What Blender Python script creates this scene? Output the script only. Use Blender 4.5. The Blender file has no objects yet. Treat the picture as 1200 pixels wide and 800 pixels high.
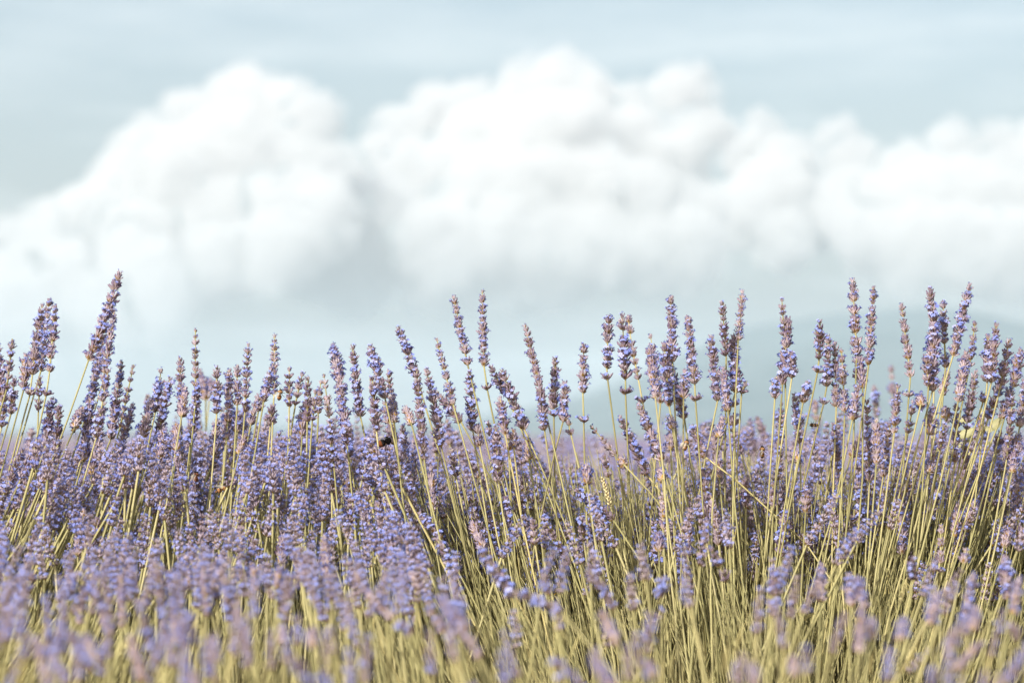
import bpy, bmesh, math, random
from mathutils import Vector, Quaternion, Matrix, noise

scene = bpy.context.scene
C = scene.collection
R = random.Random(11)

# ------------------------------------------------------------------ camera
CAM_H = 0.72
FOCAL, SENSOR = 100.0, 36.0
TILT = math.atan(110.0 * SENSOR / (1200.0 * FOCAL))       # looks up a little: the horizon lies below the middle
FOCUS = 2.40
cam_data = bpy.data.cameras.new('camera')
cam_data.lens = FOCAL
cam_data.sensor_width = SENSOR
cam_data.clip_start = 0.05
cam_data.clip_end = 60000.0
cam_data.dof.use_dof = True
cam_data.dof.focus_distance = FOCUS
cam_data.dof.aperture_fstop = 7.8
cam = bpy.data.objects.new('camera', cam_data)
cam.location = (0, 0, CAM_H)
cam.rotation_euler = (math.pi / 2 + TILT, 0, 0)
C.objects.link(cam)
scene.camera = cam
CAM_P = Vector((0, 0, CAM_H))
FWD = Vector((0, math.cos(TILT), math.sin(TILT)))
UPV = Vector((0, -math.sin(TILT), math.cos(TILT)))
RGT = Vector((1, 0, 0))
K = 1200.0 * FOCAL / SENSOR


def at(px, py, d):
    """point of the place that lies d metres in front of the camera, seen at photo pixel px, py (1200 x 800)"""
    return CAM_P + (FWD + RGT * ((px - 600.0) / K) + UPV * ((400.0 - py) / K)) * d


# ------------------------------------------------------------------ world, sun, exposure
SUN_EL, SUN_AZ = math.radians(37), math.radians(-150)     # behind the camera, to its left
world = bpy.data.worlds.new('World')
scene.world = world
world.use_nodes = True
wn = world.node_tree
sky = wn.nodes.new('ShaderNodeTexSky')
sky.sky_type = 'NISHITA'
sky.sun_disc = False
sky.sun_elevation = SUN_EL
sky.sun_rotation = SUN_AZ
sky.altitude = 300
sky.air_density = 1.0
sky.dust_density = 5.0
sky.ozone_density = 1.0
hs = wn.nodes.new('ShaderNodeHueSaturation')
hs.inputs['Saturation'].default_value = 0.74
hs.inputs['Hue'].default_value = 0.485
wn.links.new(sky.outputs[0], hs.inputs['Color'])
wtc = wn.nodes.new('ShaderNodeTexCoord')
wmap = wn.nodes.new('ShaderNodeMapping')
wmap.inputs['Scale'].default_value = (5.0, 5.0, 34.0)
wmap.inputs['Rotation'].default_value = (0.0, 0.03, 0.2)
wn.links.new(wtc.outputs['Generated'], wmap.inputs['Vector'])
wno = wn.nodes.new('ShaderNodeTexNoise')
wno.inputs['Scale'].default_value = 1.6
wno.inputs['Detail'].default_value = 6.0
wno.inputs['Roughness'].default_value = 0.62
wn.links.new(wmap.outputs[0], wno.inputs['Vector'])
wra = wn.nodes.new('ShaderNodeMapRange')
wra.inputs['From Min'].default_value = 0.46
wra.inputs['From Max'].default_value = 0.78
wra.inputs['To Max'].default_value = 0.45
wn.links.new(wno.outputs[0], wra.inputs['Value'])
wmx = wn.nodes.new('ShaderNodeMix')
wmx.data_type = 'RGBA'
wmx.inputs[7].default_value = (6.2, 6.5, 6.6, 1)              # thin high cloud veil
wn.links.new(wra.outputs[0], wmx.inputs[0])
wn.links.new(hs.outputs[0], wmx.inputs[6])
wn.links.new(wmx.outputs[2], wn.nodes['Background'].inputs[0])
wn.nodes['Background'].inputs[1].default_value = 0.116
sun_data = bpy.data.lights.new('sun', 'SUN')
sun_data.energy = 4.2
sun_data.angle = math.radians(0.5)
sun_data.color = (1.0, 0.97, 0.91)
sun = bpy.data.objects.new('sun', sun_data)
sdir = Vector((math.sin(SUN_AZ) * math.cos(SUN_EL), math.cos(SUN_AZ) * math.cos(SUN_EL), math.sin(SUN_EL)))
sun.rotation_euler = sdir.to_track_quat('Z', 'Y').to_euler()
sun.location = (-3, -3, 5)
C.objects.link(sun)
scene.view_settings.view_transform = 'Standard'
scene.view_settings.look = 'None'
scene.view_settings.exposure = 0.62
scene.view_settings.gamma = 1.0
scene.cycles.max_bounces = 12
scene.cycles.diffuse_bounces = 4
scene.cycles.transmission_bounces = 4
scene.cycles.transparent_max_bounces = 8
scene.cycles.volume_bounces = 7


# ------------------------------------------------------------------ materials
def material(name):
    m = bpy.data.materials.new(name)
    m.use_nodes = True
    nt = m.node_tree
    nt.nodes.clear()
    return m, nt


def node(nt, kind, **kw):
    n = nt.nodes.new(kind)
    for k, v in kw.items():
        setattr(n, k, v)
    return n


def ramp(nt, src, stops):
    r = node(nt, 'ShaderNodeValToRGB')
    els = r.color_ramp.elements
    while len(els) < len(stops):
        els.new(0.5)
    for e, (p, c) in zip(els, stops):
        e.position = p
        e.color = (c[0], c[1], c[2], 1)
    nt.links.new(src, r.inputs[0])
    return r.outputs[0]


def mixrgb(nt, fac, a, b, mode='MIX'):
    m = node(nt, 'ShaderNodeMix', data_type='RGBA', blend_type=mode)
    for s, v in ((m.inputs[0], fac), (m.inputs[6], a), (m.inputs[7], b)):
        if hasattr(v, 'is_output'):
            nt.links.new(v, s)
        elif isinstance(v, tuple):
            s.default_value = (v[0], v[1], v[2], 1)
        else:
            s.default_value = v
    return m.outputs[2]


def noise_tex(nt, scale, detail=3.0, vec=None, rough=0.55):
    n = node(nt, 'ShaderNodeTexNoise')
    n.inputs['Scale'].default_value = scale
    n.inputs['Detail'].default_value = detail
    n.inputs['Roughness'].default_value = rough
    if vec is not None:
        nt.links.new(vec, n.inputs['Vector'])
    return n.outputs[0]


def leafy(nt, color, translucent, rough=0.6, spec=0.25, tcolor=None):
    """principled with some light let through, for petals, sepals and stems"""
    p = node(nt, 'ShaderNodeBsdfPrincipled')
    p.inputs['Roughness'].default_value = rough
    p.inputs['Specular IOR Level'].default_value = spec
    nt.links.new(color, p.inputs['Base Color'])
    t = node(nt, 'ShaderNodeBsdfTranslucent')
    nt.links.new(tcolor or color, t.inputs['Color'])
    mx = node(nt, 'ShaderNodeMixShader')
    mx.inputs[0].default_value = translucent
    nt.links.new(p.outputs[0], mx.inputs[1])
    nt.links.new(t.outputs[0], mx.inputs[2])
    out = node(nt, 'ShaderNodeOutputMaterial')
    nt.links.new(mx.outputs[0], out.inputs[0])


def attr(nt, name='tone'):
    a = node(nt, 'ShaderNodeAttribute', attribute_name=name)
    s = node(nt, 'ShaderNodeSeparateColor')
    nt.links.new(a.outputs['Color'], s.inputs[0])
    return s.outputs          # Red: place along the piece, Green: random per piece


def make_calyx():
    m, nt = material('calyx')
    a = attr(nt)
    col = ramp(nt, a[0], [(0.0, (0.56, 0.36, 0.12)), (0.25, (0.58, 0.44, 0.34)), (0.62, (0.46, 0.36, 0.41)), (0.95, (0.17, 0.11, 0.19))])
    pink = mixrgb(nt, a[1], col, (0.62, 0.52, 0.55))
    dark = mixrgb(nt, 0.15, col, (0.17, 0.12, 0.20))
    info = node(nt, 'ShaderNodeObjectInfo')
    c2 = mixrgb(nt, info.outputs['Random'], dark, pink)
    leafy(nt, c2, 0.34, 0.7, 0.15)
    return m


def make_corolla():
    m, nt = material('corolla')
    a = attr(nt)
    col = ramp(nt, a[1], [(0.0, (0.24, 0.32, 0.71)), (0.5, (0.36, 0.44, 0.83)), (1.0, (0.57, 0.59, 0.86))])
    c2 = mixrgb(nt, a[0], (0.26, 0.22, 0.58), col)
    leafy(nt, c2, 0.4, 0.55, 0.2)
    return m


def make_bract():
    m, nt = material('bract')
    a = attr(nt)
    col = ramp(nt, a[1], [(0.0, (0.30, 0.17, 0.07)), (0.6, (0.42, 0.25, 0.08)), (1.0, (0.56, 0.36, 0.06))])
    leafy(nt, col, 0.3, 0.7, 0.1)
    return m


def make_stem():
    m, nt = material('stem')
    a = attr(nt)
    tc = node(nt, 'ShaderNodeTexCoord')
    n = noise_tex(nt, 60, 2, tc.outputs['Object'])
    base = ramp(nt, a[1], [(0.0, (0.15, 0.125, 0.06)), (0.2, (0.23, 0.21, 0.08)), (0.55, (0.36, 0.325, 0.14)), (0.88, (0.53, 0.46, 0.23)), (1.0, (0.60, 0.45, 0.14))])
    col = mixrgb(nt, n, base, (0.36, 0.315, 0.135))
    leafy(nt, col, 0.12, 0.55, 0.3)
    return m


def make_leaf():
    m, nt = material('narrow_leaf')
    a = attr(nt)
    base = ramp(nt, a[1], [(0.0, (0.36, 0.32, 0.14)), (0.5, (0.50, 0.43, 0.20)), (0.9, (0.56, 0.47, 0.20)), (1.0, (0.66, 0.48, 0.08))])
    leafy(nt, base, 0.25, 0.6, 0.2)
    return m


def plain(name, color, rough=0.6, spec=0.3, nscale=None, color2=None, bump=0.0):
    m, nt = material(name)
    p = node(nt, 'ShaderNodeBsdfPrincipled')
    p.inputs['Roughness'].default_value = rough
    p.inputs['Specular IOR Level'].default_value = spec
    out = node(nt, 'ShaderNodeOutputMaterial')
    nt.links.new(p.outputs[0], out.inputs[0])
    if nscale:
        tc = node(nt, 'ShaderNodeTexCoord')
        n = noise_tex(nt, nscale, 5, tc.outputs['Object'])
        nt.links.new(ramp(nt, n, [(0.35, color), (0.65, color2 or color)]), p.inputs['Base Color'])
        if bump:
            b = node(nt, 'ShaderNodeBump')
            b.inputs['Strength'].default_value = bump
            nt.links.new(n, b.inputs['Height'])
            nt.links.new(b.outputs[0], p.inputs['Normal'])
    else:
        p.inputs['Base Color'].default_value = (*color, 1)
    return m


def make_cloud_material():
    m, nt = material('cloud_vapour')
    p = node(nt, 'ShaderNodeVolumePrincipled')
    p.inputs['Color'].default_value = (0.85, 0.852, 0.852, 1)
    p.inputs['Density'].default_value = 0.0085
    p.inputs['Anisotropy'].default_value = 0.0
    out = node(nt, 'ShaderNodeOutputMaterial')
    nt.links.new(p.outputs[0], out.inputs['Volume'])
    return m


M_CALYX, M_COROLLA, M_BRACT, M_STEM, M_LEAF = make_calyx(), make_corolla(), make_bract(), make_stem(), make_leaf()
M_HEAD = [M_CALYX, M_COROLLA, M_BRACT, M_STEM, M_LEAF]
M_CLOUD = make_cloud_material()
M_SOIL = plain('soil', (0.20, 0.14, 0.085), 0.95, 0.1, 3.0, (0.30, 0.22, 0.13), 0.4)
M_HILL = plain('wooded_slope', (0.025, 0.06, 0.07), 0.95, 0.05, 0.006, (0.10, 0.145, 0.155))
M_ROWS = plain('distant_lavender', (0.17, 0.14, 0.30), 0.9, 0.1, 5.0, (0.30, 0.26, 0.20), 0.6)


# ------------------------------------------------------------------ mesh collector with tone colours
class MB:
    def __init__(self):
        self.v, self.f, self.m, self.c = [], [], [], []

    def add(self, verts, faces, mat, tones):
        o = len(self.v)
        self.v.extend(verts)
        self.c.extend(tones)
        for f in faces:
            self.f.append(tuple(i + o for i in f))
            self.m.append(mat)

    def tube(self, pts, radii, sides, mat, g, cap=True):
        """tube along pts; tone red runs from 0 to 1 along it"""
        n = len(pts)
        vs, ts, fs = [], [], []
        t0 = (pts[1] - pts[0]).normalized()
        a = t0.orthogonal().normalized()
        for i, p in enumerate(pts):
            t = (pts[min(i + 1, n - 1)] - pts[max(i - 1, 0)]).normalized()
            a = (a - t * a.dot(t)).normalized()
            b = t.cross(a)
            for k in range(sides):
                w = 2 * math.pi * k / sides
                vs.append(p + (a * math.cos(w) + b * math.sin(w)) * radii[i])
                ts.append((i / (n - 1), g, 0, 1))
        for i in range(n - 1):
            for k in range(sides):
                k2 = (k + 1) % sides
                fs.append((i * sides + k, i * sides + k2, (i + 1) * sides + k2, (i + 1) * sides + k))
        if cap:
            fs.append(tuple((n - 1) * sides + k for k in range(sides)))
            fs.append(tuple(reversed(range(sides))))
        self.add(vs, fs, mat, ts)

    def merge(self, other, mtx, g=None):
        self.add([mtx @ Vector(v) for v in other.v], [], 0, other.c if g is None else [(c[0], min(1, max(0, c[1] + g)), 0, 1) for c in other.c])
        o = len(self.v) - len(other.v)
        self.f.extend(tuple(i + o for i in f) for f in other.f)
        self.m.extend(other.m)

    def mesh(self, name, mats, smooth=True):
        me = bpy.data.meshes.new(name)
        me.from_pydata([tuple(v) for v in self.v], [], self.f)
        for m in mats:
            me.materials.append(m)
        me.polygons.foreach_set('material_index', self.m)
        if smooth:
            me.polygons.foreach_set('use_smooth', [True] * len(self.f))
        ca = me.color_attributes.new('tone', 'FLOAT_COLOR', 'POINT')
        ca.data.foreach_set('color', [x for c in self.c for x in c])
        me.update()
        return me


def link(name, me, parent=None, kind=None):
    o = bpy.data.objects.new(name, me)
    C.objects.link(o)
    if parent is not None:
        o.parent = parent
    if kind:
        o['kind'] = kind
    return o


def describe(o, label, category, group=None):
    o['label'] = label
    o['category'] = category
    if group:
        o['group'] = group


# ------------------------------------------------------------------ ground, hill, haze
def build_ground():
    xs = [-4200, -1200, -300, -80, -20] + [x * 0.5 for x in range(-12, 13)] + [20, 80, 300, 1200, 4200]
    ys = [-300, -60, -12, -4] + [y * 0.4 for y in range(0, 31)] + [16, 24, 40, 80, 200, 600, 1800, 4000, 7800]
    vs, fs = [], []
    for y in ys:
        for x in xs:
            near = abs(x) < 8 and 0 <= y < 14
            z = 0.05 * noise.noise(Vector((x * 1.3, y * 1.3, 0))) if near else 0.0
            vs.append((x, y, z))
    w = len(xs)
    for j in range(len(ys) - 1):
        for i in range(w - 1):
            a = j * w + i
            fs.append((a, a + 1, a + w + 1, a + w))
    me = bpy.data.meshes.new('ground')
    me.from_pydata(vs, [], fs)
    me.materials.append(M_SOIL)
    o = link('ground', me, None, 'structure')
    o['label'] = 'dry brown field soil under the lavender'


HILL_PROFILE = [(-700, 500), (300, 500), (480, 494), (560, 488), (640, 472), (700, 455), (760, 432), (810, 408), (850, 391), (900, 380), (950, 372),
                (1000, 366), (1040, 361), (1080, 359), (1115, 363), (1150, 374), (1200, 392), (1270, 415), (1400, 450), (1600, 480), (2000, 500)]


def interp(tab, x):
    if x <= tab[0][0]:
        return tab[0][1]
    for (x0, y0), (x1, y1) in zip(tab, tab[1:]):
        if x <= x1:
            return y0 + (y1 - y0) * (x - x0) / (x1 - x0)
    return tab[-1][1]


def build_hill():
    D = 4000.0
    nx, ny = 130, 46
    vs, fs = [], []
    for j in range(ny + 1):
        v = j / ny
        y = 2500 + v * 3400
        q = (y - D) / (1500 if y < D else 1900)
        shape = math.cos(min(1, abs(q)) * math.pi / 2) ** 1.3
        for i in range(nx + 1):
            px = -700 + 2700 * i / nx
            x = (px - 600) / K * D * (0.7 + 0.3 * y / D)
            h = at(px, interp(HILL_PROFILE, px), D).z
            n = noise.fractal(Vector((x * 0.004, y * 0.004, 3)), 1.0, 2.0, 5)
            gully = noise.noise(Vector((x * 0.011, y * 0.002, 9)))
            z = h * shape * (1 + 0.10 * n * abs(q) + 0.10 * gully * abs(q)) + 2.5 * n * (1 if h > 12 else 0.2) - 3
            vs.append((x, y, z))
    w = nx + 1
    for j in range(ny):
        for i in range(nx):
            a = j * w + i
            fs.append((a, a + 1, a + w + 1, a + w))
    me = bpy.data.meshes.new('hill')
    me.from_pydata(vs, [], fs)
    me.materials.append(M_HILL)
    me.polygons.foreach_set('use_smooth', [True] * len(fs))
    o = link('hill', me, None, 'structure')
    o['label'] = 'pale hazy wooded hill rising behind the lavender field'


def build_haze():
    bm = bmesh.new()
    bmesh.ops.create_cube(bm, size=1)
    for v in bm.verts:
        v.co = Vector((v.co.x * 9000, v.co.y * 8600 + 3800, v.co.z * 206 + 102))
    me = bpy.data.meshes.new('haze')
    bm.to_mesh(me)
    bm.free()
    m, nt = material('haze_air')
    p = node(nt, 'ShaderNodeVolumePrincipled')
    p.inputs['Color'].default_value = (0.70, 0.86, 0.955, 1)
    p.inputs['Density'].default_value = 0.00023
    p.inputs['Anisotropy'].default_value = 0.0
    out = node(nt, 'ShaderNodeOutputMaterial')
    nt.links.new(p.outputs[0], out.inputs['Volume'])
    me.materials.append(m)
    link('haze', me, None, 'stuff')


# ------------------------------------------------------------------ clouds
CLOUDS = [
    ('towering white cumulus bank that slopes down to the lavender, left of the largest cloud', 11500, 5,
     [(285, 88, 34), (312, 84, 28), (262, 100, 34), (290, 105, 42), (325, 122, 42), (250, 135, 46), (210, 140, 42), (365, 142, 34), (180, 172, 42), (140, 214, 42), (100, 254, 36), (60, 292, 36), (22, 332, 36),
      (130, 265, 62), (200, 230, 72), (270, 190, 74), (330, 200, 64), (-30, 385, 44), (66, 334, 46), (180, 292, 46), (250, 270, 60), (-110, 380, 50), (30, 372, 50), (100, 345, 58), (190, 335, 60), (268, 328, 54), (330, 262, 58), (372, 232, 40), (392, 276, 54), (345, 312, 54), (-40, 420, 66), (50, 400, 62), (140, 385, 56), (215, 372, 46), (0, 470, 66)]),
    ('largest white cumulus cloud, heaped highest in the middle of the sky', 12600, 8,
     [(652, 76, 34), (612, 90, 36), (690, 88, 34), (520, 108, 34), (815, 82, 27), (838, 98, 22), (836, 128, 26), (652, 98, 45), (605, 112, 44), (548, 114, 40), (502, 124, 34), (700, 112, 42), (742, 118, 34), (800, 102, 36), (824, 120, 28), (818, 152, 34), (472, 160, 42), (440, 192, 38),
      (560, 175, 70), (640, 185, 84), (720, 185, 74), (785, 195, 52), (402, 216, 40), (372, 203, 22), (352, 262, 40), (335, 286, 26), (450, 262, 58), (560, 262, 60), (660, 262, 58), (740, 250, 56), (800, 258, 48), (400, 256, 58), (428, 288, 56), (382, 296, 46), (360, 306, 56), (420, 310, 66), (480, 300, 60), (530, 312, 70), (590, 300, 60), (640, 312, 72), (700, 300, 62), (750, 306, 64), (800, 300, 54), (600, 240, 70), (500, 220, 60), (690, 230, 70)]),
    ('low white cumulus cloud with bulging tops above the hill', 12000, 3,
     [(986, 154, 24), (1015, 166, 22), (1120, 172, 26), (1170, 162, 30), (1205, 166, 30), (986, 166, 26), (956, 164, 18), (1002, 190, 28), (1062, 198, 38), (1110, 186, 28), (1142, 178, 22), (1182, 172, 28), (1226, 182, 46), (1000, 242, 44), (1080, 238, 56), (1165, 240, 62),
      (982, 270, 28), (1290, 210, 60), (1380, 240, 70), (1260, 260, 60), (1000, 292, 46), (1050, 300, 58), (1105, 300, 60), (1160, 305, 64), (1220, 315, 66), (1120, 235, 60), (1040, 260, 50)]),
    ('faint greyish cumulus cloud filling the dip between two white clouds', 16500, 4,
     [(902, 152, 26), (880, 182, 38), (922, 200, 42), (902, 232, 56), (945, 262, 44), (862, 262, 48), (905, 290, 40)]),
]


def build_clouds():
    tex1 = bpy.data.textures.new('cloud_lumps', 'CLOUDS')
    tex1.noise_scale = 240
    tex1.noise_depth = 5
    tex2 = bpy.data.textures.new('cloud_fluff', 'CLOUDS')
    tex2.noise_scale = 85
    tex2.noise_depth = 5
    tex3 = bpy.data.textures.new('cloud_curls', 'CLOUDS')
    tex3.noise_scale = 30
    tex3.noise_depth = 2
    bm = bmesh.new()
    bmesh.ops.create_icosphere(bm, subdivisions=2, radius=1)
    ball_v = [v.co.copy() for v in bm.verts]
    ball_f = [tuple(v.index for v in f.verts) for f in bm.faces]
    bm.free()
    bm = bmesh.new()
    bmesh.ops.create_icosphere(bm, subdivisions=1, radius=1)
    bud_v = [v.co.copy() for v in bm.verts]
    bud_f = [tuple(v.index for v in f.verts) for f in bm.faces]
    bm.free()
    for label, dist, seed, blobs in CLOUDS:
        rr = random.Random(seed)
        s = dist / K
        balls = []
        for (px, py, r) in blobs:
            cpt = at(px, py, dist)
            cpt.y += rr.uniform(-1, 1) * r * s * 0.6 - (py - 200) * s * 1.3
            rad = r * s * 0.83
            balls.append((cpt, rad))
            for _ in range(9):                     # smaller heaps budding off each one
                a, b = rr.uniform(0, 2 * math.pi), rr.uniform(-0.5, 1.1)
                dv = Vector((math.cos(a) * math.cos(b), math.sin(a) * math.cos(b), math.sin(b)))
                c2, r2 = cpt + dv * rad * 0.86, rad * rr.uniform(0.22, 0.42)
                balls.append((c2, r2))
                for _ in range(5):
                    a, b = rr.uniform(0, 2 * math.pi), rr.uniform(-0.3, 1.3)
                    dv2 = Vector((math.cos(a) * math.cos(b), math.sin(a) * math.cos(b), math.sin(b)))
                    balls.append((c2 + dv2 * r2 * 0.9, r2 * rr.uniform(0.28, 0.5)))
        ctr = sum((b[0] for b in balls), Vector()) / len(balls)
        vs, fs = [], []
        for cpt, rad in balls:
            o0 = len(vs)
            big = rad > 70
            vs.extend(tuple(cpt - ctr + v * rad) for v in (ball_v if big else bud_v))
            fs.extend(tuple(q + o0 for q in f) for f in (ball_f if big else bud_f))
        me = bpy.data.meshes.new('cumulus_cloud')
        me.from_pydata(vs, [], fs)
        me.materials.append(M_CLOUD)
        o = link('cumulus_cloud', me)
        o.location = ctr
        rm = o.modifiers.new('remesh', 'REMESH')
        rm.mode = 'VOXEL'
        rm.voxel_size = 17
        rm.use_smooth_shade = True
        sm = o.modifiers.new('merge', 'SMOOTH')
        sm.factor = 0.6
        sm.iterations = 9
        for tex, k in ((tex1, 210), (tex2, 105), (tex3, 40)):
            dm = o.modifiers.new('lumps', 'DISPLACE')
            dm.texture = tex
            dm.texture_coords = 'LOCAL'
            dm.strength = k
            dm.mid_level = 0.42
        describe(o, label, 'cloud', 'cumulus clouds over the field')


# ------------------------------------------------------------------ lavender pieces
def calyx_piece(mb, base, d, length, rad, sides, g, rr):
    """ribbed little cup: a swollen tube that ends in small teeth"""
    a = d.orthogonal().normalized()
    b = d.cross(a)
    prof = ((0.0, 0.42), (0.35, 1.0), (0.75, 0.92), (1.0, 0.8))
    vs, ts, fs = [], [], []
    for i, (h, r) in enumerate(prof):
        for k in range(sides):
            w = 2 * math.pi * k / sides
            hh = h + (0.14 if i == 3 and k % 2 == 0 else 0)
            rr_ = r * (1.0 if k % 2 else 0.86)
            vs.append(base + d * (hh * length) + (a * math.cos(w) + b * math.sin(w)) * rad * rr_)
            ts.append((min(1, hh), g, 0, 1))
    for i in range(3):
        for k in range(sides):
            k2 = (k + 1) % sides
            fs.append((i * sides + k, i * sides + k2, (i + 1) * sides + k2, (i + 1) * sides + k))
    vs.append(base + d * length * 0.82)
    ts.append((1, g * 0.3, 0, 1))
    for k in range(sides):
        fs.append((3 * sides + k, 3 * sides + (k + 1) % sides, 4 * sides))
    mb.add(vs, fs, 0, ts)


def corolla_piece(mb, base, d, size, g, rr, lobes=5, lod=0):
    """tube and five spreading lobes, the two upper ones larger"""
    a = d.orthogonal().normalized()
    a.rotate(Quaternion(d, rr.uniform(0, 6.28)))
    b = d.cross(a)
    if lod == 0:
        mb.tube([base - d * size * 0.2, base + d * size * 0.45], [size * 0.13, size * 0.19], 4, 1, g, cap=False)
    c = base + d * size * 0.42
    for k in range(lobes):
        w = 2 * math.pi * (k + 0.5) / lobes + rr.uniform(-0.2, 0.2)
        big = 1.25 if k < 2 else 0.95
        e = a * math.cos(w) + b * math.sin(w)
        s = d.cross(e)
        up = rr.uniform(0.15, 0.75)
        L = size * 0.55 * big
        p1 = c + e * L * 0.5 + d * L * 0.5 * up + s * L * 0.40
        p2 = c + e * L * 0.5 + d * L * 0.5 * up - s * L * 0.40
        if lod:
            mb.add([c, p1 + s * L * 0.2, c + e * L + d * L * up * 0.5, p2 - s * L * 0.2], [(0, 1, 2, 3)], 1, [(0.2, g, 0, 1), (0.8, g, 0, 1), (1, g, 0, 1), (0.8, g, 0, 1)])
            continue
        p3 = c + e * L + d * L * up * 0.5 + s * L * 0.16
        p4 = c + e * L + d * L * up * 0.5 - s * L * 0.16
        mb.add([c, p1, p3, p4, p2], [(0, 1, 2, 3, 4)], 1, [(0.2, g, 0, 1), (0.8, g, 0, 1), (1, g, 0, 1), (1, g, 0, 1), (0.8, g, 0, 1)])


def whorl_piece(seed, bloom, n=13, length=0.0070, tilt=(18, 52), lod=0, bracts=4):
    rr = random.Random(seed)
    mb = MB()
    for k in range(n):
        az = 2 * math.pi * (k + rr.uniform(-0.25, 0.25)) / n
        tl = math.radians(rr.uniform(*tilt))
        e = Vector((math.cos(az), math.sin(az), 0))
        d = (e * math.sin(tl) + Vector((0, 0, 1)) * math.cos(tl)).normalized()
        base = e * 0.0012 + Vector((0, 0, rr.uniform(-0.0012, 0.0018)))
        ln = length * rr.uniform(0.8, 1.15)
        g = rr.random()
        if lod == 0:
            calyx_piece(mb, base, d, ln, 0.00098 * rr.uniform(0.85, 1.15), 6, g, rr)
        else:
            a = d.orthogonal().normalized()
            b = d.cross(a)
            ring = [base + d * ln * 0.5 + (a * math.cos(2.1 * q) + b * math.sin(2.1 * q)) * 0.00115 for q in range(3)]
            mb.add([base, *ring, base + d * ln * 1.08], [(0, 2, 1), (0, 3, 2), (0, 1, 3), (4, 1, 2), (4, 2, 3), (4, 3, 1)], 0,
                   [(0.05, g, 0, 1)] + [(0.6, g, 0, 1)] * 3 + [(1, g, 0, 1)])
        if rr.random() < bloom:
            corolla_piece(mb, base + d * ln * 0.95, (d + e * 0.25).normalized(), 0.0037 * rr.uniform(0.75, 1.25), rr.random(), rr, 5 if lod == 0 else 3, lod)
    for k in range(bracts):
        az = rr.uniform(0, 6.28)
        e = Vector((math.cos(az), math.sin(az), 0))
        s = Vector((-e.y, e.x, 0))
        g = rr.random()
        mb.add([e * 0.001, e * 0.0032 + s * 0.0014 + Vector((0, 0, 0.0006)), e * 0.0056 + Vector((0, 0, 0.0030)), e * 0.0032 - s * 0.0014 + Vector((0, 0, 0.0006))],
               [(0, 1, 2, 3)], 2, [(0, g, 0, 1)] * 4)
    return mb


BLOOM = (0.06, 0.30, 0.52, 0.74)
WHORL = {b: [whorl_piece(100 + b * 10 + i, BLOOM[b]).mesh('whorl', M_HEAD[:3]) for i in range(3)] for b in range(4)}
TUFT = [whorl_piece(200 + i, 0.05 + 0.1 * i, n=8, length=0.0060, tilt=(6, 30), bracts=1).mesh('whorl', M_HEAD[:3]) for i in range(3)]
COLLAR = [whorl_piece(300 + i, 0.12 + 0.16 * i, n=15, length=0.0068, tilt=(30, 70), bracts=6).mesh('whorl', M_HEAD[:3]) for i in range(3)]
def leaf_piece():
    mb = MB()
    vs, ts = [], []
    for i in range(6):
        u = i / 5
        w = 0.0013 * math.sin(math.pi * min(1.0, 0.12 + 0.86 * u)) + 0.0002
        z = 0.019 * u - 0.004 * u * u
        x = 0.006 * u + 0.006 * u * u
        vs += [Vector((x, -w, z)), Vector((x + 0.0004, 0, z - 0.0003)), Vector((x, w, z))]
        ts += [(u, 0.45, 0, 1)] * 3
    fs = []
    for i in range(5):
        for k in range(2):
            fs.append((i * 3 + k, i * 3 + k + 1, i * 3 + k + 4, i * 3 + k + 3))
    mb.add(vs, fs, 0, ts)
    return mb.mesh('leaf', [M_LEAF])


LEAF = leaf_piece()
WHORL_L = {b: [whorl_piece(400 + b * 10 + i, BLOOM[b], n=9, lod=1, bracts=2) for i in range(2)] for b in range(4)}

LEAN = [(-150, 0.45), (60, 0.36), (130, 0.30), (200, 0.14), (300, 0.03), (400, -0.10), (480, -0.22), (560, -0.30), (640, -0.2), (720, -0.10), (800, -0.02),
        (880, 0.10), (950, 0.20), (1020, 0.30), (1100, 0.42), (1200, 0.50), (1350, 0.5)]
DEPTH = [(300, 2.40), (600, 2.40), (640, 2.2), (680, 1.92), (730, 1.60), (800, 1.30), (900, 1.15)]


def foot_of(base, d, px, rr, lean_mul=0.95):
    z0 = 0.10 + rr.uniform(-0.04, 0.06)
    h = base.z - z0
    return Vector((base.x - interp(LEAN, px) * h * lean_mul + rr.uniform(-0.025, 0.025), 1.78 + (d - 2.4) * 0.42 + rr.uniform(-0.08, 0.08), z0))


def bez3(a, b, c, d, n):
    out = []
    for i in range(n + 1):
        t = i / n
        u = 1 - t
        out.append(a * u ** 3 + b * 3 * u * u * t + c * 3 * u * t * t + d * t ** 3)
    return out


def spike_curve(tip, base, mid):
    if mid is None:
        mid = (tip + base) / 2
    c = mid * 2 - (tip + base) / 2

    def f(u):
        return base * (1 - u) ** 2 + c * 2 * u * (1 - u) + tip * u * u
    return f


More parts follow.
